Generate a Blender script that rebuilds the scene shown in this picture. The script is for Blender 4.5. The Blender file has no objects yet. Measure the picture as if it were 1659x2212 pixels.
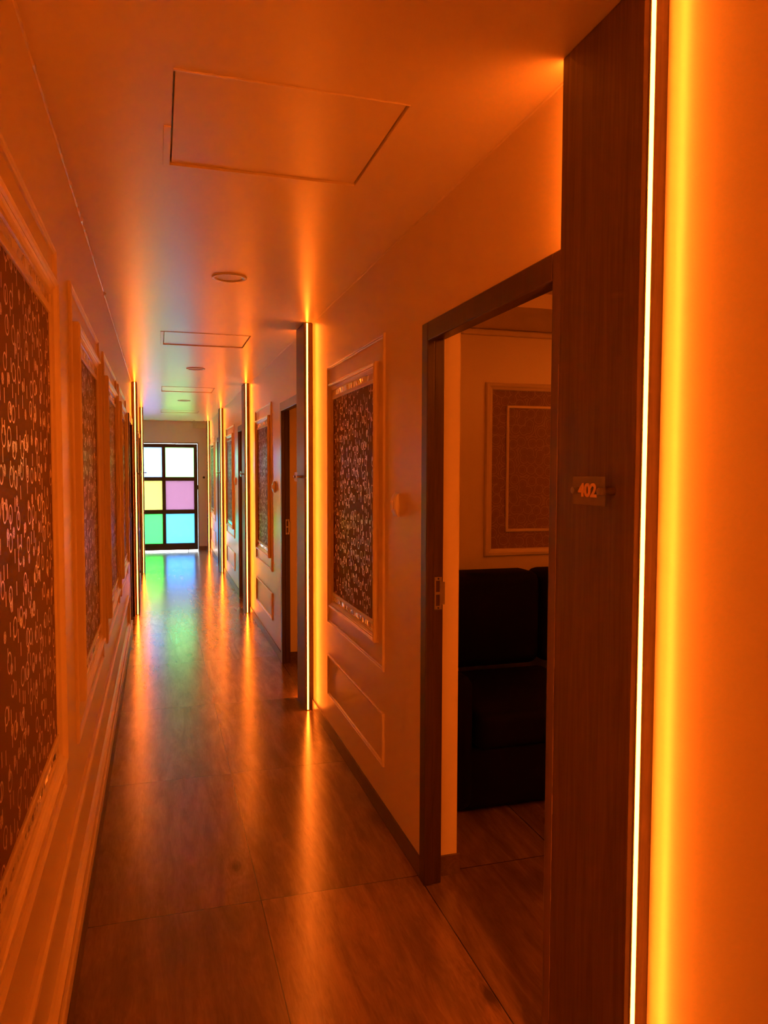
import bpy, bmesh, math, random
from mathutils import Vector, Matrix
random.seed(4)
S = bpy.context.scene
COL = S.collection

# ------------------------------------------------------------------ camera
F_PX, YAW, PITCH, ROLL = 1633.17, 0.28966, 0.05468, 0.00275
cam = bpy.data.cameras.new('camera'); co = bpy.data.objects.new('camera', cam); COL.objects.link(co)
cam.sensor_fit = 'VERTICAL'; cam.sensor_height = 24.0; cam.lens = 24.0 * F_PX / 2212.0
cam.clip_start = 0.02; cam.clip_end = 300
f = Vector((math.sin(YAW) * math.cos(PITCH), math.cos(YAW) * math.cos(PITCH), -math.sin(PITCH)))
r = Vector((math.cos(YAW), -math.sin(YAW), 0)); u = r.cross(f)
r2 = math.cos(ROLL) * r + math.sin(ROLL) * u; u2 = -math.sin(ROLL) * r + math.cos(ROLL) * u
M = Matrix((r2, u2, -f)).transposed().to_4x4(); M.translation = Vector((0, 0, 1.55))
co.matrix_world = M
S.camera = co

# ------------------------------------------------------------------ light + exposure
LED_RGB = (68.0, 11.0, 0.70)         # radiance of the amber strips
SKY_RGB = (0.92, 1.0, 1.08); SKY_STRENGTH = 24.0
S.view_settings.view_transform = 'Standard'; S.view_settings.look = 'None'
S.view_settings.exposure = 0.10; S.view_settings.gamma = 1.0; S.view_settings.use_curve_mapping = False
w = bpy.data.worlds.new('daylight'); S.world = w; w.use_nodes = True
wn = w.node_tree.nodes; wl = w.node_tree.links; wn.clear()
wo = wn.new('ShaderNodeOutputWorld'); bg = wn.new('ShaderNodeBackground')
tc = wn.new('ShaderNodeTexCoord'); sx = wn.new('ShaderNodeSeparateXYZ'); cr = wn.new('ShaderNodeValToRGB')
wl.new(tc.outputs['Generated'], sx.inputs[0]); wl.new(sx.outputs['Z'], cr.inputs['Fac'])
cr.color_ramp.elements[0].position = 0.0; cr.color_ramp.elements[0].color = (0.30, 0.38, 0.28, 1)
cr.color_ramp.elements[1].position = 0.04; cr.color_ramp.elements[1].color = (*SKY_RGB, 1)
wl.new(cr.outputs['Color'], bg.inputs['Color']); bg.inputs['Strength'].default_value = SKY_STRENGTH
wl.new(bg.outputs[0], wo.inputs['Surface'])

# ------------------------------------------------------------------ node helpers
class NT:
    def __init__(s, name):
        s.m = bpy.data.materials.new(name); s.m.use_nodes = True
        s.n = s.m.node_tree.nodes; s.l = s.m.node_tree.links; s.n.clear()
        s.out = s.n.new('ShaderNodeOutputMaterial')
    def node(s, t, **kw):
        x = s.n.new(t)
        for k, v in kw.items(): setattr(x, k, v)
        return x
    def put(s, sock, v):
        if isinstance(v, bpy.types.NodeSocket): s.l.new(v, sock)
        else: sock.default_value = v
    def math(s, op, a, b=0.0, c=0.0, clamp=False):
        x = s.node('ShaderNodeMath', operation=op, use_clamp=clamp)
        s.put(x.inputs[0], a); s.put(x.inputs[1], b); s.put(x.inputs[2], c)
        return x.outputs[0]
    def pos(s): return s.node('ShaderNodeNewGeometry').outputs['Position']
    def sep(s, v):
        x = s.node('ShaderNodeSeparateXYZ'); s.l.new(v, x.inputs[0]); return x.outputs
    def comb(s, a, b, c):
        x = s.node('ShaderNodeCombineXYZ')
        for i, v in enumerate((a, b, c)): s.put(x.inputs[i], v)
        return x.outputs[0]
    def noise(s, vec, scale, detail=3.0, rough=0.5, dist=0.0):
        x = s.node('ShaderNodeTexNoise'); s.l.new(vec, x.inputs['Vector'])
        x.inputs['Scale'].default_value = scale; x.inputs['Detail'].default_value = detail
        x.inputs['Roughness'].default_value = rough; x.inputs['Distortion'].default_value = dist
        return x.outputs['Fac']
    def ramp(s, fac, stops):
        x = s.node('ShaderNodeValToRGB'); e = x.color_ramp.elements
        while len(e) < len(stops): e.new(0.5)
        for i, (p, c) in enumerate(stops): e[i].position = p; e[i].color = (*c, 1)
        s.put(x.inputs['Fac'], fac); return x.outputs['Color']
    def mix(s, fac, a, b, mode='MIX'):
        x = s.node('ShaderNodeMix', data_type='RGBA', blend_type=mode)
        s.put(x.inputs[0], fac)
        s.put(x.inputs[6], (*a, 1) if isinstance(a, tuple) else a)
        s.put(x.inputs[7], (*b, 1) if isinstance(b, tuple) else b)
        return x.outputs[2]
    def bump(s, h, strength, dist=0.01):
        x = s.node('ShaderNodeBump'); s.l.new(h, x.inputs['Height'])
        x.inputs['Strength'].default_value = strength; x.inputs['Distance'].default_value = dist
        return x.outputs['Normal']
    def bsdf(s, col, rough=0.5, metal=0.0, spec=0.5, normal=None, **kw):
        x = s.node('ShaderNodeBsdfPrincipled')
        s.put(x.inputs['Base Color'], (*col, 1) if isinstance(col, tuple) else col)
        s.put(x.inputs['Roughness'], rough); s.put(x.inputs['Metallic'], metal)
        x.inputs['Specular IOR Level'].default_value = spec
        if normal is not None: s.l.new(normal, x.inputs['Normal'])
        for k, v in kw.items(): s.put(x.inputs[k], v)
        s.l.new(x.outputs[0], s.out.inputs['Surface']); return s.m

def m_paint(name, col, rough, amp=0.12, stretch=(1, 1, 1), bs=0.15):
    t = NT(name); p = t.pos()
    mp = t.node('ShaderNodeMapping'); t.l.new(p, mp.inputs[0]); mp.inputs['Scale'].default_value = stretch
    n = t.noise(mp.outputs[0], 2.2, 2.0, 0.45); n2 = t.noise(p, 180.0, 2.0)
    h = n2
    c = t.mix(t.math('MULTIPLY', n, amp), col, tuple(v * 0.8 for v in col))
    rr = rough
    return t.bsdf(c, rr, spec=0.72, normal=t.bump(h, bs, 0.0006))

def m_wood(name, dark, light, axis='Z', rough=0.4, scale=1.0, wear=False):
    t = NT(name); p = t.pos()
    mp = t.node('ShaderNodeMapping'); t.l.new(p, mp.inputs[0])
    s = {'Z': (22, 22, 1.1), 'Y': (22, 1.1, 22), 'X': (1.1, 22, 22)}[axis]
    mp.inputs['Scale'].default_value = tuple(v * scale for v in s)
    n = t.noise(mp.outputs[0], 1.6, 6.0, 0.65, 1.4); n2 = t.noise(mp.outputs[0], 7.0, 3.0, 0.6)
    g = t.math('ADD', t.math('MULTIPLY', n, 0.7), t.math('MULTIPLY', n2, 0.3))
    c = t.ramp(g, [(0.32, dark), (0.68, light)])
    return t.bsdf(c, t.math('MULTIPLY_ADD', g, 0.2, rough - 0.1), normal=t.bump(g, 0.12, 0.004))

def m_floor():
    t = NT('wood_look_tile'); p = t.pos(); x, y, z = t.sep(p)
    gx = t.math('DIVIDE', t.math('SUBTRACT', x, 0.335), 0.6)
    gy = t.math('DIVIDE', t.math('SUBTRACT', y, 2.663), 1.193)
    fx = t.math('FLOOR', gx); fy = t.math('FLOOR', gy)
    dx = t.math('MULTIPLY', t.math('SUBTRACT', 0.5, t.math('ABSOLUTE', t.math('SUBTRACT', t.math('FRACT', gx), 0.5))), 0.6)
    dy = t.math('MULTIPLY', t.math('SUBTRACT', 0.5, t.math('ABSOLUTE', t.math('SUBTRACT', t.math('FRACT', gy), 0.5))), 1.193)
    d = t.math('MINIMUM', dx, dy)
    joint = t.math('LESS_THAN', d, 0.0017)
    # tone varies by tile, multipliers picked to make the near left tiles darker
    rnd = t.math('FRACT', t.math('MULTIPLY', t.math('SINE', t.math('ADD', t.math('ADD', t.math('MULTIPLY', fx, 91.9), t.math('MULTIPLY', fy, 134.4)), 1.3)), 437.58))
    # planks printed on each tile
    off = t.math('MULTIPLY', rnd, 40.0)
    v = t.comb(t.math('ADD', x, off), t.math('MULTIPLY', t.math('ADD', y, off), 0.13), rnd)
    n = t.noise(v, 9.0, 6.0, 0.62, 1.6); n2 = t.noise(v, 46.0, 4.0, 0.6, 2.5)
    v3 = t.comb(t.math('ADD', x, off), t.math('MULTIPLY', t.math('ADD', y, off), 0.4), rnd)
    n3 = t.noise(v3, 2.3, 3.0, 0.5, 1.0)
    kn = t.node('ShaderNodeTexVoronoi', voronoi_dimensions='2D'); t.l.new(t.comb(t.math('ADD', x, off), t.math('MULTIPLY', t.math('ADD', y, off), 0.45), 0.0), kn.inputs['Vector'])
    kn.inputs['Scale'].default_value = 2.3
    kc = t.node('ShaderNodeSeparateColor'); t.l.new(kn.outputs['Color'], kc.inputs[0]); few = t.math('GREATER_THAN', kc.outputs[0], 0.72)
    knot = t.math('MULTIPLY', few, t.math('SUBTRACT', 1.0, t.math('DIVIDE', kn.outputs['Distance'], 0.07), clamp=True))
    wv = t.math('SINE', t.math('MULTIPLY', t.math('ADD', kn.outputs['Distance'], t.math('MULTIPLY', n, 0.35)), 150.0))
    ringz = t.math('MULTIPLY', t.math('MULTIPLY_ADD', wv, 0.5, 0.5), t.math('SUBTRACT', 1.0, t.math('MULTIPLY', kn.outputs['Distance'], 3.2), clamp=True))
    g = t.math('ADD', t.math('MULTIPLY', n, 0.5), t.math('ADD', t.math('MULTIPLY', n2, 0.22), t.math('MULTIPLY', n3, 0.35)))
    g = t.math('SUBTRACT', g, t.math('ADD', t.math('MULTIPLY', knot, 0.3), t.math('MULTIPLY', ringz, t.math('MULTIPLY_ADD', few, 0.05, 0.02))))
    c = t.ramp(g, [(0.28, (0.10, 0.06, 0.038)), (0.50, (0.28, 0.17, 0.105)), (0.74, (0.52, 0.33, 0.20))])
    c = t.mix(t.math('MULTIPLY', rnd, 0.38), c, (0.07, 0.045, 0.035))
    c = t.mix(joint, c, (0.012, 0.01, 0.01))
    h = t.math('MULTIPLY', joint, -0.6)
    return t.bsdf(c, 0.205, normal=t.bump(h, 0.2, 0.002), spec=1.0)

def m_fabric():
    t = NT('ring_patterned_fabric'); p = t.pos(); x, y, z = t.sep(p)
    def layer(scale, ox, oz):
        v = t.node('ShaderNodeTexVoronoi', voronoi_dimensions='2D')
        t.l.new(t.comb(t.math('ADD', y, ox), t.math('ADD', z, oz), 0.0), v.inputs['Vector'])
        v.inputs['Scale'].default_value = scale; v.inputs['Randomness'].default_value = 0.75
        c = t.node('ShaderNodeSeparateColor'); t.l.new(v.outputs['Color'], c.inputs[0])
        return v, c
    v1, c1 = layer(15.0, 0.3, 0.1)
    rad = t.math('MULTIPLY_ADD', c1.outputs[0], 0.06, 0.22)
    ring = t.math('LESS_THAN', t.math('ABSOLUTE', t.math('SUBTRACT', v1.outputs['Distance'], rad)), 0.028)
    ring = t.math('MULTIPLY', ring, t.math('GREATER_THAN', c1.outputs[1], 0.3))
    v2, c2 = layer(17.0, 3.7, 1.9)
    disc = t.math('LESS_THAN', v2.outputs['Distance'], 0.19)
    disc = t.math('MULTIPLY', disc, t.math('GREATER_THAN', c2.outputs[1], 0.5))
    sp = t.node('ShaderNodeTexVoronoi'); t.l.new(p, sp.inputs['Vector']); sp.inputs['Scale'].default_value = 420.0
    disc = t.math('MULTIPLY', disc, t.math('MULTIPLY_ADD', t.math('LESS_THAN', sp.outputs['Distance'], 0.55), 0.6, 0.4))
    # short upright dashes
    gy = t.math('DIVIDE', y, 0.036); ry = t.math('FLOOR', gy)
    wn1 = t.node('ShaderNodeTexWhiteNoise', noise_dimensions='1D'); t.l.new(ry, wn1.inputs['W'])
    gz = t.math('ADD', t.math('DIVIDE', z, 0.052), wn1.outputs['Value']); rz = t.math('FLOOR', gz)
    wn2 = t.node('ShaderNodeTexWhiteNoise', noise_dimensions='2D'); t.l.new(t.comb(ry, rz, 0.0), wn2.inputs['Vector'])
    cc = t.node('ShaderNodeSeparateColor'); t.l.new(wn2.outputs['Color'], cc.inputs[0])
    cy = t.math('MULTIPLY_ADD', cc.outputs[0], 0.6, 0.2); cz = t.math('MULTIPLY_ADD', cc.outputs[1], 0.3, 0.35)
    dy = t.math('ABSOLUTE', t.math('SUBTRACT', t.math('FRACT', gy), cy))
    dz = t.math('ABSOLUTE', t.math('SUBTRACT', t.math('FRACT', gz), cz))
    dash = t.math('MULTIPLY', t.math('LESS_THAN', dy, 0.075), t.math('LESS_THAN', dz, 0.26))
    dash = t.math('MULTIPLY', dash, t.math('GREATER_THAN', cc.outputs[2], 0.35))
    m = t.math('MAXIMUM', t.math('MAXIMUM', ring, disc), dash)
    wv = t.noise(p, 900.0, 1.0)
    c = t.mix(m, t.mix(wv, (0.24, 0.12, 0.055), (0.18, 0.09, 0.04)), (0.85, 0.64, 0.46))
    rg = t.math('MULTIPLY_ADD', m, -0.32, 0.62)
    return t.bsdf(c, rg, t.math('MULTIPLY', m, 0.75), spec=0.35, normal=t.bump(t.math('MULTIPLY_ADD', m, 1.0, t.math('MULTIPLY', wv, 0.1)), 0.3, 0.001))

def m_wallpaper():
    t = NT('swirl_wallpaper'); p = t.pos(); x, y, z = t.sep(p)
    v = t.node('ShaderNodeTexVoronoi', voronoi_dimensions='2D'); t.l.new(t.comb(x, z, 0.0), v.inputs['Vector'])
    v.inputs['Scale'].default_value = 17.0; v.inputs['Randomness'].default_value = 0.6
    n = t.noise(p, 30.0, 2.0)
    d = t.math('ADD', v.outputs['Distance'], t.math('MULTIPLY', n, 0.18))
    k = t.math('MULTIPLY_ADD', t.math('SINE', t.math('MULTIPLY', d, 26.0)), 0.5, 0.5)
    k = t.math('MULTIPLY', t.math('POWER', k, 3.0), t.math('GREATER_THAN', d, 0.32))
    return t.bsdf(t.mix(k, (0.30, 0.17, 0.10), (0.48, 0.33, 0.22)), 0.55)

def m_plain(name, col, rough=0.5, metal=0.0, spec=0.5):
    t = NT(name); n = t.noise(t.pos(), 60.0, 3.0)
    return t.bsdf(t.mix(t.math('MULTIPLY', n, 0.25), col, tuple(c * 0.7 for c in col)), t.math('MULTIPLY_ADD', n, 0.08, rough - 0.04), metal, spec)

def m_led():
    t = NT('amber_light_diffuser'); e = t.node('ShaderNodeEmission')
    mx = max(LED_RGB); e.inputs['Color'].default_value = (*[c / mx for c in LED_RGB], 1); e.inputs['Strength'].default_value = mx
    t.l.new(e.outputs[0], t.out.inputs['Surface']); return t.m

def m_pane(name, col, ribbed=False):
    t = NT(name)
    n = t.noise(t.pos(), 260.0, 2.0)
    h = n
    if ribbed:
        x, y, z = t.sep(t.pos())
        h = t.math('ADD', n, t.math('MULTIPLY', t.math('SINE', t.math('MULTIPLY', x, 260.0)), t.math('SINE', t.math('MULTIPLY', z, 200.0))))
    nm = t.bump(h, 0.4, 0.002)
    tr = t.node('ShaderNodeBsdfTranslucent'); tr.inputs['Color'].default_value = (*col, 1)
    if ribbed:
        k = t.math('MULTIPLY_ADD', h, 0.12, 0.5, clamp=True)
        t.l.new(t.mix(k, tuple(c * 0.85 for c in col), col), tr.inputs['Color'])
    rf = t.node('ShaderNodeBsdfRefraction'); rf.inputs['Color'].default_value = (*col, 1); rf.inputs['IOR'].default_value = 1.08
    rf.inputs['Roughness'].default_value = 0.45
    gl = t.node('ShaderNodeBsdfGlossy'); gl.inputs['Roughness'].default_value = 0.25; gl.inputs['Color'].default_value = (0.9, 0.9, 0.9, 1)
    t.l.new(nm, gl.inputs['Normal'])
    m1 = t.node('ShaderNodeMixShader'); m1.inputs[0].default_value = 0.3
    t.l.new(tr.outputs[0], m1.inputs[1]); t.l.new(rf.outputs[0], m1.inputs[2])
    m2 = t.node('ShaderNodeMixShader'); m2.inputs[0].default_value = 0.05
    t.l.new(m1.outputs[0], m2.inputs[1]); t.l.new(gl.outputs[0], m2.inputs[2])
    t.l.new(m2.outputs[0], t.out.inputs['Surface']); return t.m

def m_acrylic():
    t = NT('clear_acrylic')
    tr = t.node('ShaderNodeBsdfTransparent'); tr.inputs['Color'].default_value = (0.93, 0.93, 0.92, 1)
    pb = t.node('ShaderNodeBsdfPrincipled'); pb.inputs['Base Color'].default_value = (0.6, 0.55, 0.5, 1); pb.inputs['Roughness'].default_value = 0.18
    n = t.noise(t.pos(), 55.0, 3.0)
    mx = t.node('ShaderNodeMixShader'); t.l.new(t.math('MULTIPLY_ADD', n, 0.30, 0.06), mx.inputs[0])
    t.l.new(tr.outputs[0], mx.inputs[1]); t.l.new(pb.outputs[0], mx.inputs[2]); t.l.new(mx.outputs[0], t.out.inputs['Surface'])
    return t.m

WALL = m_paint('cream_wall_paint', (0.93, 0.81, 0.54), 0.30, stretch=(1, 1.3, 0.4), bs=0.05)
CEIL = m_paint('cream_ceiling_paint', (0.92, 0.79, 0.55), 0.31, stretch=(0.5, 1.6, 1), bs=0.022)
TRIM = m_paint('cream_moulding_paint', (0.94, 0.82, 0.56), 0.33, bs=0.03)
ENDW = m_paint('grey_end_wall_paint', (0.60, 0.53, 0.54), 0.5)
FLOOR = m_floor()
BASE = m_wood('baseboard_tile', (0.10, 0.06, 0.04), (0.20, 0.12, 0.08), 'Y', 0.35)
FIN = m_wood('walnut_veneer', (0.095, 0.050, 0.026), (0.20, 0.115, 0.058), 'Z', 0.42)
JAMB = m_wood('dark_door_casing', (0.045, 0.022, 0.014), (0.085, 0.04, 0.025), 'Z', 0.32)
WORN = m_wood('worn_veneer_edge', (0.20, 0.10, 0.05), (0.75, 0.55, 0.40), 'Z', 0.5, 2.5)
FABRIC = m_fabric(); PAPER = m_wallpaper()
MIRROR = m_plain('mirror_mosaic', (0.85, 0.82, 0.78), 0.10, 1.0)
STEEL = m_plain('brushed_steel', (0.55, 0.50, 0.44), 0.3, 1.0)
DARKM = m_plain('dark_metal', (0.03, 0.025, 0.022), 0.45, 0.3)
WHITE = m_plain('white_plastic', (0.97, 0.93, 0.88), 0.25)
SOFA = m_plain('black_upholstery', (0.007, 0.004, 0.003), 0.75, 0.0, 0.12)
ORANGE = m_plain('gold_vinyl_digits', (0.95, 0.62, 0.25), 0.45)
LED = m_led(); ACR = m_acrylic()
ALU = m_plain('strip_channel', (0.60, 0.50, 0.40), 0.4, 0.2)
LENS = m_plain('frosted_lens', (0.50, 0.44, 0.36), 0.35)
CONC = m_plain('outdoor_paving', (0.45, 0.47, 0.42), 0.8)

# ------------------------------------------------------------------ mesh helpers
def box(bm, x0, x1, y0, y1, z0, z1):
    vs = [bm.verts.new((x, y, z)) for x in (x0, x1) for y in (y0, y1) for z in (z0, z1)]
    for q in ((0, 1, 3, 2), (4, 6, 7, 5), (0, 4, 5, 1), (2, 3, 7, 6), (0, 2, 6, 4), (1, 5, 7, 3)):
        bm.faces.new([vs[i] for i in q])
def cyl(bm, c, axis, rad, h, n=20, r2=None):
    r2 = rad if r2 is None else r2
    a = {'X': (1, 2, 0), 'Y': (2, 0, 1), 'Z': (0, 1, 2)}[axis]
    rings = []
    for k, rr in ((0, rad), (h, r2)):
        R = []
        for i in range(n):
            t = 2 * math.pi * i / n; v = [0, 0, 0]
            v[a[0]] = c[a[0]] + rr * math.cos(t); v[a[1]] = c[a[1]] + rr * math.sin(t); v[a[2]] = c[a[2]] + k
            R.append(bm.verts.new(v))
        rings.append(R)
    for i in range(n): bm.faces.new((rings[0][i], rings[0][(i + 1) % n], rings[1][(i + 1) % n], rings[1][i]))
    bm.faces.new(rings[0]); bm.faces.new(rings[1])
def obj(name, bm, mat, parent=None, bevel=0.0, smooth=False, seg=2):
    bmesh.ops.recalc_face_normals(bm, faces=bm.faces)
    me = bpy.data.meshes.new(name); bm.to_mesh(me); bm.free(); me.materials.append(mat)
    o = bpy.data.objects.new(name, me); COL.objects.link(o)
    if parent is not None: o.parent = parent
    if bevel:
        md = o.modifiers.new('bevel', 'BEVEL'); md.width = bevel; md.segments = seg; md.limit_method = 'ANGLE'
    if smooth:
        for p in me.polygons: p.use_smooth = True
    return o
def boxes(name, lst, mat, parent=None, bevel=0.0):
    bm = bmesh.new()
    for b in lst: box(bm, *b)
    return obj(name, bm, mat, parent, bevel)
def thing(name, label, cat, group=None):
    o = bpy.data.objects.new(name, None); COL.objects.link(o); o.empty_display_size = 0.1
    o['label'] = label; o['category'] = cat
    if group: o['group'] = group
    return o
def tag(o, label, cat, group=None):
    o['label'] = label; o['category'] = cat
    if group: o['group'] = group
    return o
def struct(o): o['kind'] = 'structure'; return o
def sempty(name):
    o = bpy.data.objects.new(name, None); COL.objects.link(o); o['kind'] = 'structure'; return o
def frame(bm, a0, a1, z0, z1, prof, base, n, plane='X'):
    """rectangular picture-frame moulding: prof = [(inset, height)...]; n=+1/-1 outward direction from plane at base"""
    rings = []
    for ins, h in prof:
        R = []
        for a, z in ((a0 + ins, z0 + ins), (a1 - ins, z0 + ins), (a1 - ins, z1 - ins), (a0 + ins, z1 - ins)):
            d = base + n * h
            R.append(bm.verts.new((d, a, z) if plane == 'X' else (a, d, z)))
        rings.append(R)
    for k in range(len(rings) - 1):
        for i in range(4):
            bm.faces.new((rings[k][i], rings[k][(i + 1) % 4], rings[k + 1][(i + 1) % 4], rings[k + 1][i]))
    # close the back
    k = len(rings) - 1
    for i in range(4):
        bm.faces.new((rings[k][i], rings[k][(i + 1) % 4], rings[0][(i + 1) % 4], rings[0][i]))
THIN = [(0, -0.002), (0, 0.006), (0.003, 0.010), (0.008, 0.011), (0.011, 0.007), (0.015, 0.008), (0.018, 0.005), (0.020, -0.002)]
HEAVY = [(0, -0.002), (0, 0.020), (0.003, 0.024), (0.009, 0.026), (0.014, 0.022), (0.017, 0.017), (0.021, 0.018), (0.024, 0.014),
         (0.032, 0.011), (0.040, 0.010), (0.042, 0.006), (0.042, -0.002)]

# ------------------------------------------------------------------ dimensions
XL, XR, WT, HC = -0.265, 0.943, 0.14, 2.480
YB, YE = -3.3, 14.95
DOORS = [(1.625, 2.645), (5.09, 6.035), (8.56, 9.40), (11.98, 12.80)]      # outer edges of the casings
FINS_B = [('R', -2.20, -1.93), ('L', 0.66, 0.93)]  # lit pilasters out of view, added to brighten the corridor
FINS_R = [(1.272, 1.572), (4.752, 5.03), (8.225, 8.50), (11.63, 11.90), (14.70, 14.945)]
FINS_L = [(8.44, 8.71), (11.83, 12.10)]
DOORS_L = [(7.47, 8.415), (10.88, 11.81)]
DT = 2.083

# ------------------------------------------------------------------ structure
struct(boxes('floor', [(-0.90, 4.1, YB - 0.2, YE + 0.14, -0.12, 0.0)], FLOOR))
# ceiling with shallow recesses for the access hatches
HX0, HX1 = 0.045, 0.628
HATCH = [(1.88, 2.452), (5.345, 5.905), (8.83, 9.41), (12.25, 12.82)]
cb = []
y = YB - 0.2
for a, b in HATCH:
    cb += [(-0.90, XR, y, a, HC, HC + 0.10), (-0.90, HX0, a, b, HC, HC + 0.10), (HX1, XR, a, b, HC, HC + 0.10), (HX0, HX1, a, b, HC + 0.03, HC + 0.10)]
    y = b
cb += [(-0.90, XR, y, YE + 0.14, HC, HC + 0.10)]
struct(boxes('ceiling', cb, CEIL))
wr = []
y = YB
for a, b in DOORS:
    wr += [(XR, XR + WT, y, a + 0.004, -0.02, HC + 0.1), (XR, XR + WT, a + 0.004, b - 0.004, DT - 0.004, HC + 0.1)]
    y = b - 0.004
wr += [(XR, XR + WT, y, YE, -0.02, HC + 0.1)]
struct(boxes('wall_right', wr, WALL))
wl_ = []
y = YB
for a, b in DOORS_L:
    wl_ += [(XL - WT, XL, y, a, -0.02, HC + 0.02), (XL - WT, XL, a, b, DT, HC + 0.02), (XL - WT, XL - WT + 0.03, a, b, -0.02, DT)]
    y = b
wl_ += [(XL - WT, XL, y, 12.12, -0.02, HC + 0.02), (-0.76, XL - WT, 12.0, 12.12, -0.02, HC + 0.02), (-0.76, -0.62, 12.12, YE, -0.02, HC + 0.02)]
struct(boxes('wall_left', wl_, WALL))
DX0, DX1, DZ1 = -0.53, 0.736, 2.068
struct(boxes('wall_end', [(-0.76, DX0, YE, YE + 0.14, -0.02, HC + 0.02), (DX1, XR + WT, YE, YE + 0.14, -0.02, HC + 0.02),
                          (DX0, DX1, YE, YE + 0.14, DZ1, HC + 0.02)], ENDW))
struct(boxes('wall_back', [(-0.41, XR + WT, YB - 0.14, YB, -0.02, HC + 0.02)], WALL))
# baseboards
bb = []; y = YB
for i, (a, b) in enumerate(DOORS):
    for s, e in ((y, a),):
        segs = [(s, e)]
        for fa, fb in FINS_R:
            ns = []
            for q0, q1 in segs:
                if fa >= q0 and fa < q1: ns += [(q0, fa)] + ([(fb, q1)] if fb < q1 else [])
                else: ns.append((q0, q1))
            segs = ns
        for q0, q1 in segs:
            if q1 - q0 > 0.01: bb.append((XR - 0.009, XR, q0, q1, 0.0, 0.072))
    y = b
bb.append((XR - 0.009, XR, y, FINS_R[4][0], 0.0, 0.072))
for i, (a, b) in enumerate(DOORS):        # the baseboard turns the corner into each room
    bb.append((1.001, XR + WT + 0.010, b - 0.014, b - 0.004, 0.0, 0.078))
struct(boxes('baseboard_right', bb, BASE))
bb = []; y = YB
for a, b in DOORS_L:
    bb.append((XL, XL + 0.015, y, a, 0.0, 0.083)); y = b + 0.3
bb.append((-0.62, -0.611, 12.12, YE, 0, 0.072))
struct(boxes('baseboard_left', bb, BASE))
struct(boxes('baseboard_end', [(DX1, XR - 0.01, YE - 0.009, YE, 0, 0.085)], BASE))
# caulk beads between walls and ceiling
def bead(x0, x1, name, amp):
    bm = bmesh.new(); prev = None; n = 400
    for i in range(n + 1):
        yy = 0.2 + (14.7 - 0.2) * i / n
        wd = 0.004 + amp * abs(random.gauss(0, 1)) * 0.003; s = 1 if x1 > x0 else -1
        R = [bm.verts.new(v) for v in ((x0 - s * 0.001, yy, HC + 0.001), (x0 - s * 0.001, yy, HC - wd), (x0 + s * wd * 0.7, yy, HC - wd * 0.7), (x0 + s * wd, yy, HC + 0.001))]
        if prev:
            for k in range(4): bm.faces.new((prev[k], prev[(k + 1) % 4], R[(k + 1) % 4], R[k]))
        prev = R
    return struct(obj(name, bm, TRIM))
bead(XL, 0, 'trim_1', 1.0); bead(XR, 0, 'trim_2', 0.4)

# rooms behind the right wall
RX = 4.0
struct(boxes('wall_partition', [(XR + WT, RX, 4.10, 4.22, -0.02, 2.62), (XR + WT, RX, 7.62, 7.74, -0.02, 2.62), (XR + WT, RX, 11.0, 11.12, -0.02, 2.62),
                                (XR + WT, RX, -0.72, -0.60, -0.02, 2.62), (XR + WT, RX, 14.4, 14.52, -0.02, 2.62)], WALL))
struct(boxes('wall_outer', [(RX, RX + 0.1, -0.72, 14.52, -0.02, 2.62)], WALL))
# dropped border with a raised tray in the first room, plain slab elsewhere
rc = [(XR + WT, RX, 3.49, 4.10, 2.372, 2.62), (XR + WT, RX, -0.6, 0.0, 2.372, 2.62), (XR + WT, 1.60, 0.0, 3.49, 2.372, 2.62), (3.5, RX, 0.0, 3.49, 2.372, 2.62),
      (1.60, 3.5, 0.0, 3.49, 2.445, 2.62), (XR + WT, RX, 4.22, 14.4, 2.48, 2.60)]
struct(boxes('ceiling_room', rc, CEIL))
struct(boxes('trim_3', [(XR + WT, RX, 4.072, 4.10, 2.337, 2.372)], TRIM, None, 0.006))

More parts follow.
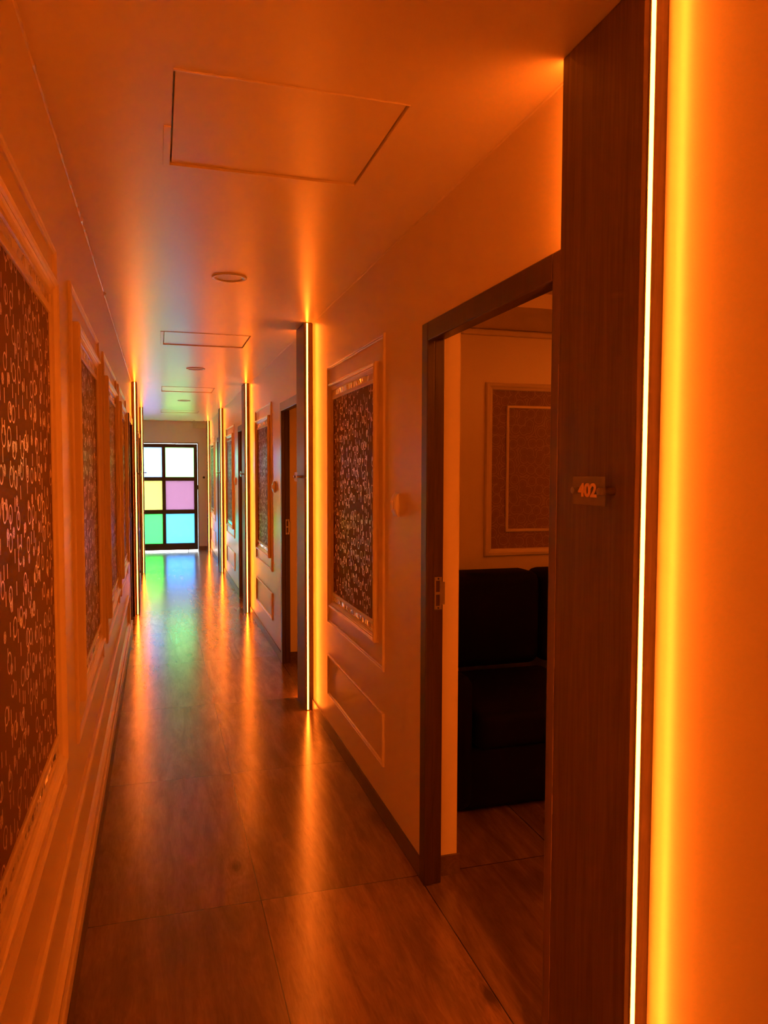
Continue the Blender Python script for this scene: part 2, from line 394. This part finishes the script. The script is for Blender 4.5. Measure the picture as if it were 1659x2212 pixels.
# ------------------------------------------------------------------ doors
def door_frame(idx, a, b, strike, lab=None):
    d = sempty('door_%d' % idx)
    X0, X1 = XR - 0.012, 1.0
    bm = bmesh.new()
    def jamb(ya, yb, inner):     # inner = +1 when the opening is towards +y
        # casing face with a small bead towards the opening
        box(bm, X0, X0 + 0.03, ya, yb, 0, DT)
        if inner < 0: box(bm, X0 + 0.03, X1, ya + 0.006, yb, 0, DT)
        else: box(bm, X0 + 0.03, X1, ya, yb - 0.006, 0, DT)
    jamb(b - 0.062, b, -1)
    o = obj('casing', bm, JAMB, d, 0.004)
    bm = bmesh.new(); jamb(a, a + 0.062, 1); obj('casing', bm, JAMB, d, 0.004)
    bm = bmesh.new(); box(bm, X0, X0 + 0.03, a + 0.062, b - 0.062, DT - 0.068, DT); box(bm, X0 + 0.03, X1, a + 0.062, b - 0.062, DT - 0.060, DT)
    obj('head_casing', bm, JAMB, d, 0.004)
    if strike:
        yy = b - 0.062 + 0.006
        bm = bmesh.new()
        zc = 1.10
        box(bm, 0.966, 0.994, yy - 0.0025, yy + 0.001, zc - 0.060, zc - 0.047); box(bm, 0.966, 0.994, yy - 0.0025, yy + 0.001, zc + 0.047, zc + 0.060)
        box(bm, 0.966, 0.971, yy - 0.0025, yy + 0.001, zc - 0.047, zc + 0.047); box(bm, 0.986, 0.994, yy - 0.0025, yy + 0.001, zc - 0.047, zc + 0.047)
        box(bm, 0.971, 0.986, yy - 0.0025, yy + 0.001, zc - 0.005, zc + 0.005)
        box(bm, 0.994, 1.006, yy - 0.0025, yy + 0.001, zc - 0.042, zc + 0.042)
        sp = obj('strike_plate', bm, STEEL, d); sp['label'] = 'steel strike plate'
        bm = bmesh.new(); cyl(bm, (0.98, yy - 0.0035, zc - 0.054), 'Y', 0.0035, 0.002, 12); cyl(bm, (0.98, yy - 0.0035, zc + 0.054), 'Y', 0.0035, 0.002, 12)
        obj('screw', bm, DARKM, sp)
    return d
for i, (a, b) in enumerate(DOORS): door_frame(i + 1, a, b, i < 2)
# closed doors of the left wall
for i, (a, b) in enumerate(DOORS_L):
    d = sempty('door_%d' % (5 + i))
    X1 = XL + 0.010
    bm = bmesh.new(); box(bm, XL - 0.09, X1, a, a + 0.06, 0, DT); box(bm, XL - 0.09, X1, b - 0.06, b, 0, DT); box(bm, XL - 0.09, X1, a + 0.06, b - 0.06, DT - 0.065, DT)
    obj('casing', bm, JAMB, d, 0.004)
    boxes('door_leaf', [(XL - 0.10, XL - 0.06, a + 0.06, b - 0.06, 0.005, DT - 0.065)], JAMB, d, 0.003)
    bm = bmesh.new(); cyl(bm, (XL - 0.06, a + 0.14, 1.12), 'X', 0.012, 0.05, 16); cyl(bm, (XL - 0.02, a + 0.14, 1.12), 'X', 0.027, 0.035, 20, 0.022)
    obj('door_knob', bm, DARKM, d, 0.003)

# ------------------------------------------------------------------ glazed end door
ed = sempty('door_7')
YD0, YD1 = YE + 0.03, YE + 0.07
boxes('outer_frame', [(DX0, DX0 + 0.012, YE - 0.005, YE + 0.12, 0, DZ1), (DX1 - 0.014, DX1, YE + 0.02, YE + 0.12, 0, DZ1), (DX0, DX1, YE - 0.005, YE + 0.12, DZ1 - 0.014, DZ1)], DARKM, ed)
X = [-0.495, -0.43, 0.064, 0.128, 0.652, 0.718]
Z = [0.018, 0.148, 0.712, 0.793, 1.346, 1.417, 1.978, 2.049]
fr = [(X[0], X[1], YD0, YD1, Z[0], Z[7]), (X[2], X[3], YD0, YD1, Z[1], Z[6]), (X[4], X[5], YD0, YD1, Z[0], Z[7]),
      (X[1], X[4], YD0, YD1, Z[0], Z[1]), (X[1], X[4], YD0, YD1, Z[6], Z[7])]
for za, zb in ((Z[2], Z[3]), (Z[4], Z[5])):
    fr += [(X[1], X[2], YD0, YD1, za, zb), (X[3], X[4], YD0, YD1, za, zb)]
boxes('leaf_frame', fr, DARKM, ed, 0.003)
PC = {(0, 2): ('pale blue frosted pane', (0.27, 0.38, 0.58)), (1, 2): ('pale green frosted pane', (0.32, 0.60, 0.30)),
      (0, 1): ('yellow frosted pane', (0.36, 0.35, 0.16)), (1, 1): ('pink textured pane', (0.25, 0.165, 0.22)),
      (0, 0): ('green frosted pane', (0.11, 0.58, 0.17)), (1, 0): ('blue frosted pane', (0.14, 0.35, 0.56))}
for (cx, cz), (lab, col) in PC.items():
    xa, xb = ((X[1], X[2]), (X[3], X[4]))[cx]; za, zb = ((Z[1], Z[2]), (Z[3], Z[4]), (Z[5], Z[6]))[cz]
    p = boxes('glass_pane', [(xa - 0.004, xb + 0.004, YD0 + 0.017, YD0 + 0.022, za - 0.004, zb + 0.004)], m_pane(lab.replace(' ', '_'), col, lab.startswith('pink')), ed)
    p['label'] = lab
boxes('hinge', [(X[5] - 0.004, DX1 - 0.010, YD0 - 0.006, YD0 + 0.02, 1.18, 1.26)], DARKM, ed)
boxes('floor_bolt', [(0.53, 0.545, YD0 - 0.012, YD0, 0.0, 0.11), (0.505, 0.57, YD0 - 0.008, YD0, 0.10, 0.115)], DARKM, ed)
struct(boxes('ground', [(-6, 6, YE + 0.14, 40, -0.16, -0.06)], CONC))

# ------------------------------------------------------------------ lit pilasters
ordR = ['nearest wide dark walnut pilaster with an amber light strip, beside the doorway of room 402',
        'second dark walnut pilaster on the right wall, between first patterned panel and second doorway',
        'third walnut pilaster on the right wall with a glowing amber strip, halfway down the corridor',
        'fourth walnut pilaster on the right wall, the last one carrying a door plate',
        'farthest narrow pilaster on the right, glowing against the end wall']
ordL = ['nearer of the two glowing walnut pilasters on the left wall', 'farther glowing pilaster on the left wall, next to the coloured glass door']
def pilaster(a, b, side, label):
    n = -1 if side == 'R' else 1
    base = XR if side == 'R' else XL
    face = base + n * 0.055
    t = thing('lit_pilaster', label, 'pilaster', 'walnut pilasters with amber light strips')
    t.location = (0, 0, 0)
    x0, x1 = sorted((face, base - n * 0.002))
    boxes('veneer_panel', [(x0, x1, a, b, 0.0, HC - 0.001)], FIN, t, 0.0015)
    # worn edge on the door side
    xc = (face + n * -0.019)
    for end, s in ((a, -1), (b, 1)):
        lx0, lx1 = sorted((face - n * 0.0148, face - n * 0.0242))
        ya, yb = sorted((end, end + s * 0.0022))
        ch = boxes('strip_channel', [(lx0 - 0.0015, lx1 + 0.0015, ya, yb, 0.004, HC - 0.004)], ALU, t)
        # rounded diffuser
        bm = bmesh.new(); N = 8; rings = []
        for zz in (0.006, HC - 0.006):
            R = []
            for k in range(N + 1):
                th = math.pi * k / N; cx = (lx0 + lx1) / 2; rr = (lx1 - lx0) / 2
                R.append(bm.verts.new((cx + rr * math.cos(th), end + s * (0.0022 + 0.0012 * math.sin(th)), zz)))
            rings.append(R)
        for k in range(N): bm.faces.new((rings[0][k], rings[0][k + 1], rings[1][k + 1], rings[1][k]))
        bm.faces.new(rings[0]); bm.faces.new(rings[1])
        bm.faces.new((rings[0][0], rings[0][N], rings[1][N], rings[1][0]))
        l = obj('light_strip', bm, LED, t); l['label'] = 'glowing amber light strip'
    return t, face, n
for sd, a, b in FINS_B:
    pilaster(a, b, sd, {'R': 'unseen walnut pilaster added for its light on the right wall behind the camera', 'L': 'unseen walnut pilaster added for its light on the left wall beside the camera, before the first panel'}[sd])
plate_lab = ['clear acrylic door plate reading 402 on the nearest pilaster', 'small acrylic door plate on the second right-hand pilaster',
             'small acrylic door plate on the third right-hand pilaster', 'tiny acrylic door plate on the fourth right-hand pilaster']
def plate(yc, face, n, label, text, zc=1.509):
    t = thing('door_number_plate', label, 'door plate', 'acrylic door plates on the pilasters')
    xp = face + n * 0.026
    xa, xb = sorted((xp, xp + n * 0.004))
    boxes('acrylic_sheet', [(xa, xb, yc - 0.060, yc + 0.060, zc - 0.030, zc + 0.030)], ACR, t, 0.0008)
    for s in (-1, 1):
        bm = bmesh.new(); x0, x1 = sorted((face + n * -0.001, xp + n * 0.011))
        cyl(bm, (x0, yc + s * 0.050, zc), 'X', 0.0075, x1 - x0, 18)
        so = obj('standoff', bm, STEEL, t, 0.001)
    if text:
        cu = bpy.data.curves.new('digits', 'FONT'); cu.body = text; cu.size = 0.038; cu.extrude = 0.0006; cu.offset = 0.0014
        cu.align_x = 'CENTER'; cu.align_y = 'CENTER'
        o = bpy.data.objects.new('digits', cu); COL.objects.link(o); cu.materials.append(ORANGE); o.parent = t
        o.matrix_local = Matrix(((0, 0, n, xp + n * 0.0050), (n, 0, 0, yc), (0, 1, 0, zc), (0, 0, 0, 1))) @ Matrix.Diagonal((1.22, 1, 1, 1))
        dg = bpy.context.evaluated_depsgraph_get(); dg.update()
        me = bpy.data.meshes.new_from_object(o.evaluated_get(dg)); mo = bpy.data.objects.new('digits', me); COL.objects.link(mo)
        mo.parent = t; mo.matrix_local = o.matrix_local.copy(); bpy.data.objects.remove(o); mo.name = 'digits'
        mo['label'] = 'gold digits 402'
    return t
for i, (a, b) in enumerate(FINS_R):
    t, face, n = pilaster(a, b, 'R', ordR[i])
    if i == 0:
        # chipped veneer edge on the door side
        bm = bmesh.new(); rnd = random.Random(3); prev = None; k = 0; zz = 0.20; wd = 0.001
        while zz < 1.80:
            if zz > 1.36: wd = 0.0017
            elif k % 3 == 0: wd = rnd.choice((0.0001, 0.0001, 0.0006, 0.0014, 0.0022))
            R = [bm.verts.new(v) for v in ((face - 0.0006, b + 0.0004, zz), (face - 0.0006, b - wd, zz), (face + 0.002, b - wd, zz), (face + 0.002, b + 0.0004, zz))]
            if prev:
                for q in range(4): bm.faces.new((prev[q], prev[(q + 1) % 4], R[(q + 1) % 4], R[q]))
            prev = R; k += 1; zz += rnd.uniform(0.004, 0.014)
        e = obj('chipped_edge', bm, WORN, t); e['label'] = 'chipped pale edge of the veneer'
    if i < 4: plate([1.391, 4.89, 8.36, 11.76][i], face, n, plate_lab[i], '402' if i == 0 else None)
for i, (a, b) in enumerate(FINS_L):
    t, face, n = pilaster(a, b, 'L', ordL[i])
    plate((a + b) / 2, face, n, ['small acrylic door plate on the nearer left-hand pilaster', 'tiny acrylic door plate on the farther left-hand pilaster'][i], None)

# ------------------------------------------------------------------ wall panels
def wall_panel(a0, a1, side, label, seed, low_label):
    n = -1 if side == 'R' else 1
    base = XR if side == 'R' else XL
    rnd = random.Random(seed)
    t = thing('wall_panel', label, 'wall panel', 'framed ring-patterned wall panels')
    bm = bmesh.new(); frame(bm, a0, a1, 0.664, 2.142, THIN, base, n); obj('outer_moulding', bm, TRIM, t)
    i0, i1, z0, z1 = a0 + 0.098, a1 - 0.098, 0.774, 2.034
    bm = bmesh.new(); frame(bm, i0, i1, z0, z1, HEAVY, base, n); obj('inner_frame', bm, TRIM, t)
    j0, j1 = i0 + 0.042, i1 - 0.042
    for k, (za, zb) in enumerate(((z1 - 0.090, z1 - 0.070), (z0 + 0.070, z0 + 0.090))):
        bm = bmesh.new()
        xa, xb = sorted((base - n * 0.001, base + n * 0.010)); box(bm, xa, xb, j0, j1, za, zb)
        obj('rail', bm, TRIM, t, 0.003)
    for za, zb in ((z1 - 0.070, z1 - 0.042), (z0 + 0.042, z0 + 0.070)):
        bm = bmesh.new(); yy = j0
        while yy < j1 - 0.004:
            L = min(rnd.uniform(0.012, 0.034), j1 - yy)
            d = [0.003 + rnd.uniform(0, 0.0035) for _ in range(4)]
            vs = [bm.verts.new((base + n * d[q], c, z)) for q, (c, z) in enumerate(((yy, za), (yy + L, za), (yy + L * (1 + rnd.uniform(-.05, .05)), zb), (yy, zb)))]
            bs = [bm.verts.new((base - n * 0.001, v.co.y, v.co.z)) for v in vs]
            bm.faces.new(vs[:3]); bm.faces.new((vs[0], vs[2], vs[3]))
            for q in range(4): bm.faces.new((vs[q], vs[(q + 1) % 4], bs[(q + 1) % 4], bs[q]))
            yy += L
        m = obj('mirror_strip', bm, MIRROR, t); m['label'] = 'strip of small mirror tiles'
    xa, xb = sorted((base - n * 0.001, base + n * 0.0035))
    fb = boxes('fabric_panel', [(xa, xb, j0 + 0.001, j1 - 0.001, z0 + 0.090, z1 - 0.090)], FABRIC, t); fb['label'] = 'brown fabric scattered with shiny rings and dots'
    if low_label is None: return
    bm = bmesh.new(); frame(bm, a0, a1, 0.237, 0.478, THIN, base, n)
    tag(obj('dado_moulding', bm, TRIM), low_label, 'moulding', 'thin rectangular mouldings low on the walls')
ORD = ['nearest', 'second', 'third', 'fourth']
PR = [(3.147, 4.285), (6.565, 7.665), (9.94, 11.10), (13.36, 14.50)]
for i, (a, b) in enumerate(PR):
    wall_panel(a, b, 'R', ORD[i] + ' framed ring-patterned panel on the right wall, ' + ('between the open doorway and the second pilaster', 'between the second doorway and third pilaster', 'between the third doorway and fourth pilaster', 'just before the end wall')[i], 10 + i,
               ORD[i] + ' low empty rectangular moulding on the right wall, under a patterned panel')
PL = [(1.09, 2.235), (2.585, 3.735), (4.06, 5.24), (5.56, 6.72), (9.0, 10.5)]
for i, (a, b) in enumerate(PL):
    wall_panel(a, b, 'L', (('large nearest ring-patterned panel on the left wall, cut by the photo edge'), 'second ring-patterned panel along the left wall', 'third ring-patterned panel along the left wall', 'fourth ring-patterned panel along the left wall, just before its dark door', 'farthest panel on the left wall, between the two glowing pilasters')[i], 30 + i, None)
LOW = [(q * 1.35, max(0.0, h * 1.75)) for q, h in THIN]
for a, b, nm in ((0.97, 6.72, 'trim_5'), (9.0, 10.5, 'trim_6')):     # one long low moulding runs under all the left-hand panels
    bm = bmesh.new(); frame(bm, a, b, 0.232, 0.490, LOW, XL, 1); struct(obj(nm, bm, TRIM))
struct(boxes('trim_4', [(XL - 0.001, XL + 0.013, 0.95, DOORS_L[0][0], 0.082, 0.135), (XL - 0.001, XL + 0.013, 8.72, DOORS_L[1][0], 0.082, 0.135)], TRIM, None, 0.005))

# ------------------------------------------------------------------ bell switches
for i, yc in enumerate([2.965, 6.40, 9.75, 13.1][:3]):
    t = thing('bell_switch', ('curved white bell switch on the wall beside the nearest doorway', 'small curved white bell switch beside the second doorway', 'tiny white bell switch beside the third doorway')[i], 'switch', 'bell switches beside the doorways')
    bm = bmesh.new(); N = 10; H = 0.048; prev = None
    for k in range(N + 1):
        s = -1 + 2 * k / N; hh = 0.010 + 0.016 * (1 - s * s); wd = 0.026 + 0.006 * (1 - s * s); z = 1.41 + H * s
        R = [bm.verts.new(v) for v in ((XR + 0.001, yc - wd, z), (XR - hh * 0.8, yc - wd, z), (XR - hh, yc - wd * 0.75, z), (XR - hh, yc + wd * 0.75, z), (XR - hh * 0.8, yc + wd, z), (XR + 0.001, yc + wd, z))]
        if prev:
            for q in range(6): bm.faces.new((prev[q], prev[(q + 1) % 6], R[(q + 1) % 6], R[q]))
        else: bm.faces.new(R)
        prev = R
    bm.faces.new(prev); obj('body', bm, WHITE, t, 0, False)
    bm = bmesh.new(); box(bm, XR - 0.0285, XR - 0.018, yc - 0.010, yc + 0.010, 1.392, 1.428)
    obj('push_button', bm, WHITE, t, 0.002)

# ------------------------------------------------------------------ ceiling fittings
for i, (a, b) in enumerate(HATCH):
    t = thing('ceiling_hatch', ('largest and nearest square access hatch in the ceiling', 'second ceiling access hatch, just beyond the first round downlight', 'third ceiling access hatch, beyond the second round downlight', 'farthest ceiling access hatch, near the end door')[i], 'hatch', 'ceiling access hatches')
    g = 0.005
    boxes('hatch_panel', [(HX0 + g, HX1 - g, a + g, b - g, HC + 0.006, HC + 0.022)], CEIL, t, 0.001)
    bm = bmesh.new(); rnd = random.Random(i); prev = None      # uneven putty along the near edge
    for k in range(41):
        xx = HX0 + (HX1 - HX0) * k / 40; wd = (0.010 if i == 0 else 0.004) * (0.5 + 0.9 * rnd.random()) * (1.15 - k / 50)
        R = [bm.verts.new(v) for v in ((xx, a + 0.002, HC + 0.002), (xx, a - wd, HC + 0.001), (xx, a - wd * 0.6, HC - 0.0030), (xx, a - wd * 0.1, HC - 0.0026))]
        if prev:
            for q in range(4): bm.faces.new((prev[q], prev[(q + 1) % 4], R[(q + 1) % 4], R[q]))
        prev = R
    obj('putty_edge', bm, TRIM, t)
    if i in (0, 1):
        boxes('edge_trim', [(HX0 - 0.020, HX0, a + 0.30 if i == 0 else a, b, HC - 0.003, HC + 0.001)], TRIM, t, 0.001)
for i, yc in enumerate([3.765, 7.20, 10.54]):
    t = thing('recessed_downlight', ('nearest round unlit downlight in the ceiling', 'second round unlit downlight, between two ceiling hatches', 'farthest round unlit downlight in the ceiling')[i], 'ceiling light', 'unlit round downlights')
    bm = bmesh.new(); n = 48; xc = 0.340; prev = None
    for rr, zz in ((0.084, HC), (0.083, HC - 0.005), (0.079, HC - 0.007), (0.064, HC - 0.006), (0.062, HC - 0.002), (0.062, HC)):
        R = [bm.verts.new((xc + rr * math.cos(2 * math.pi * k / n), yc + rr * math.sin(2 * math.pi * k / n), zz)) for k in range(n)]
        if prev:
            for k in range(n): bm.faces.new((prev[k], prev[(k + 1) % n], R[(k + 1) % n], R[k]))
        prev = R
    obj('trim_ring', bm, WHITE, t, 0, True)
    bm = bmesh.new(); cyl(bm, (xc, yc, HC - 0.0025), 'Z', 0.062, 0.0025, 48); obj('lens', bm, LENS, t)

# ------------------------------------------------------------------ far end details
t = thing('hanging_sign', 'clear acrylic sign hung from the ceiling before the end wall', 'sign')
boxes('acrylic_sheet', [(0.62, 0.86, 14.60, 14.605, 2.33, 2.465)], ACR, t)
for xx in (0.65, 0.83):
    bm = bmesh.new(); cyl(bm, (xx, 14.6025, 2.45), 'Z', 0.005, 0.032, 10); obj('hanger', bm, STEEL, t)
bm = bmesh.new(); cyl(bm, (0.835, YE - 0.022, 1.41), 'Y', 0.022, 0.0225, 20)
tag(obj('wall_button', bm, DARKM, None, 0.003), 'small dark round button on the grey end wall beside the glass door', 'button')

# ------------------------------------------------------------------ room 402
t = thing('wallpaper_panel', 'white double-framed wallpaper panel above the sofa inside room 402', 'wall panel')
x0, x1 = 1.838, 2.95
bm = bmesh.new(); frame(bm, x0, x1, 1.045, 2.067, [(0, -0.002), (0, 0.012), (0.006, 0.020), (0.020, 0.022), (0.030, 0.016), (0.038, 0.014), (0.044, 0.008), (0.044, -0.002)], 4.10, -1, 'Y'); obj('outer_frame', bm, TRIM, t)
bm = bmesh.new(); frame(bm, x0 + 0.135, x1 - 0.135, 1.187, 1.937, [(0, -0.001), (0, 0.010), (0.004, 0.014), (0.014, 0.014), (0.018, 0.008), (0.018, -0.001)], 4.10, -1, 'Y'); obj('inner_frame', bm, TRIM, t)
boxes('wallpaper', [(x0 + 0.03, x1 - 0.03, 4.096, 4.101, 1.075, 2.037)], PAPER, t)

t = thing('sofa', 'black upholstered sofa against the wall inside room 402', 'sofa')
def soft(name, b, bev=0.04, mat=SOFA):
    o = boxes(name, [b], mat, t, bev); o.modifiers['bevel'].segments = 4
    for p in o.data.polygons: p.use_smooth = True
    return o
soft('base', (1.13, 3.5, 3.08, 4.07, 0.02, 0.30), 0.02)
soft('armrest', (1.12, 1.34, 3.05, 4.06, 0.02, 0.64), 0.06)
for xa, xb in ((1.35, 2.08), (2.085, 2.80), (2.805, 3.5)): soft('seat_cushion', (xa, xb, 3.05, 3.82, 0.29, 0.46), 0.05)
for xa, xb in ((1.30, 2.065), (2.07, 2.80), (2.805, 3.5)):
    o = soft('back_cushion', (xa, xb, 3.80, 4.05, 0.46, 0.985), 0.06)


t = thing('added_cove_light', 'unseen amber light strip added in the raised ceiling recess to brighten room 402', 'light strip')  # out-of-view strip added to raise the light level in the room
boxes('strip_channel', [(1.7, 3.4, 0.000, 0.006, 2.395, 2.413)], ALU, t)
boxes('light_strip', [(1.705, 3.395, 0.006, 0.010, 2.396, 2.412)], LED, t)
t2 = thing('added_cove_light', 'second unseen amber light strip added to brighten room 402, along the long side of its ceiling recess', 'light strip')  # second added strip, also out of view
boxes('strip_channel', [(3.494, 3.50, 0.1, 3.0, 2.395, 2.413)], ALU, t2)
boxes('light_strip', [(3.490, 3.494, 0.105, 2.995, 2.396, 2.412)], LED, t2)
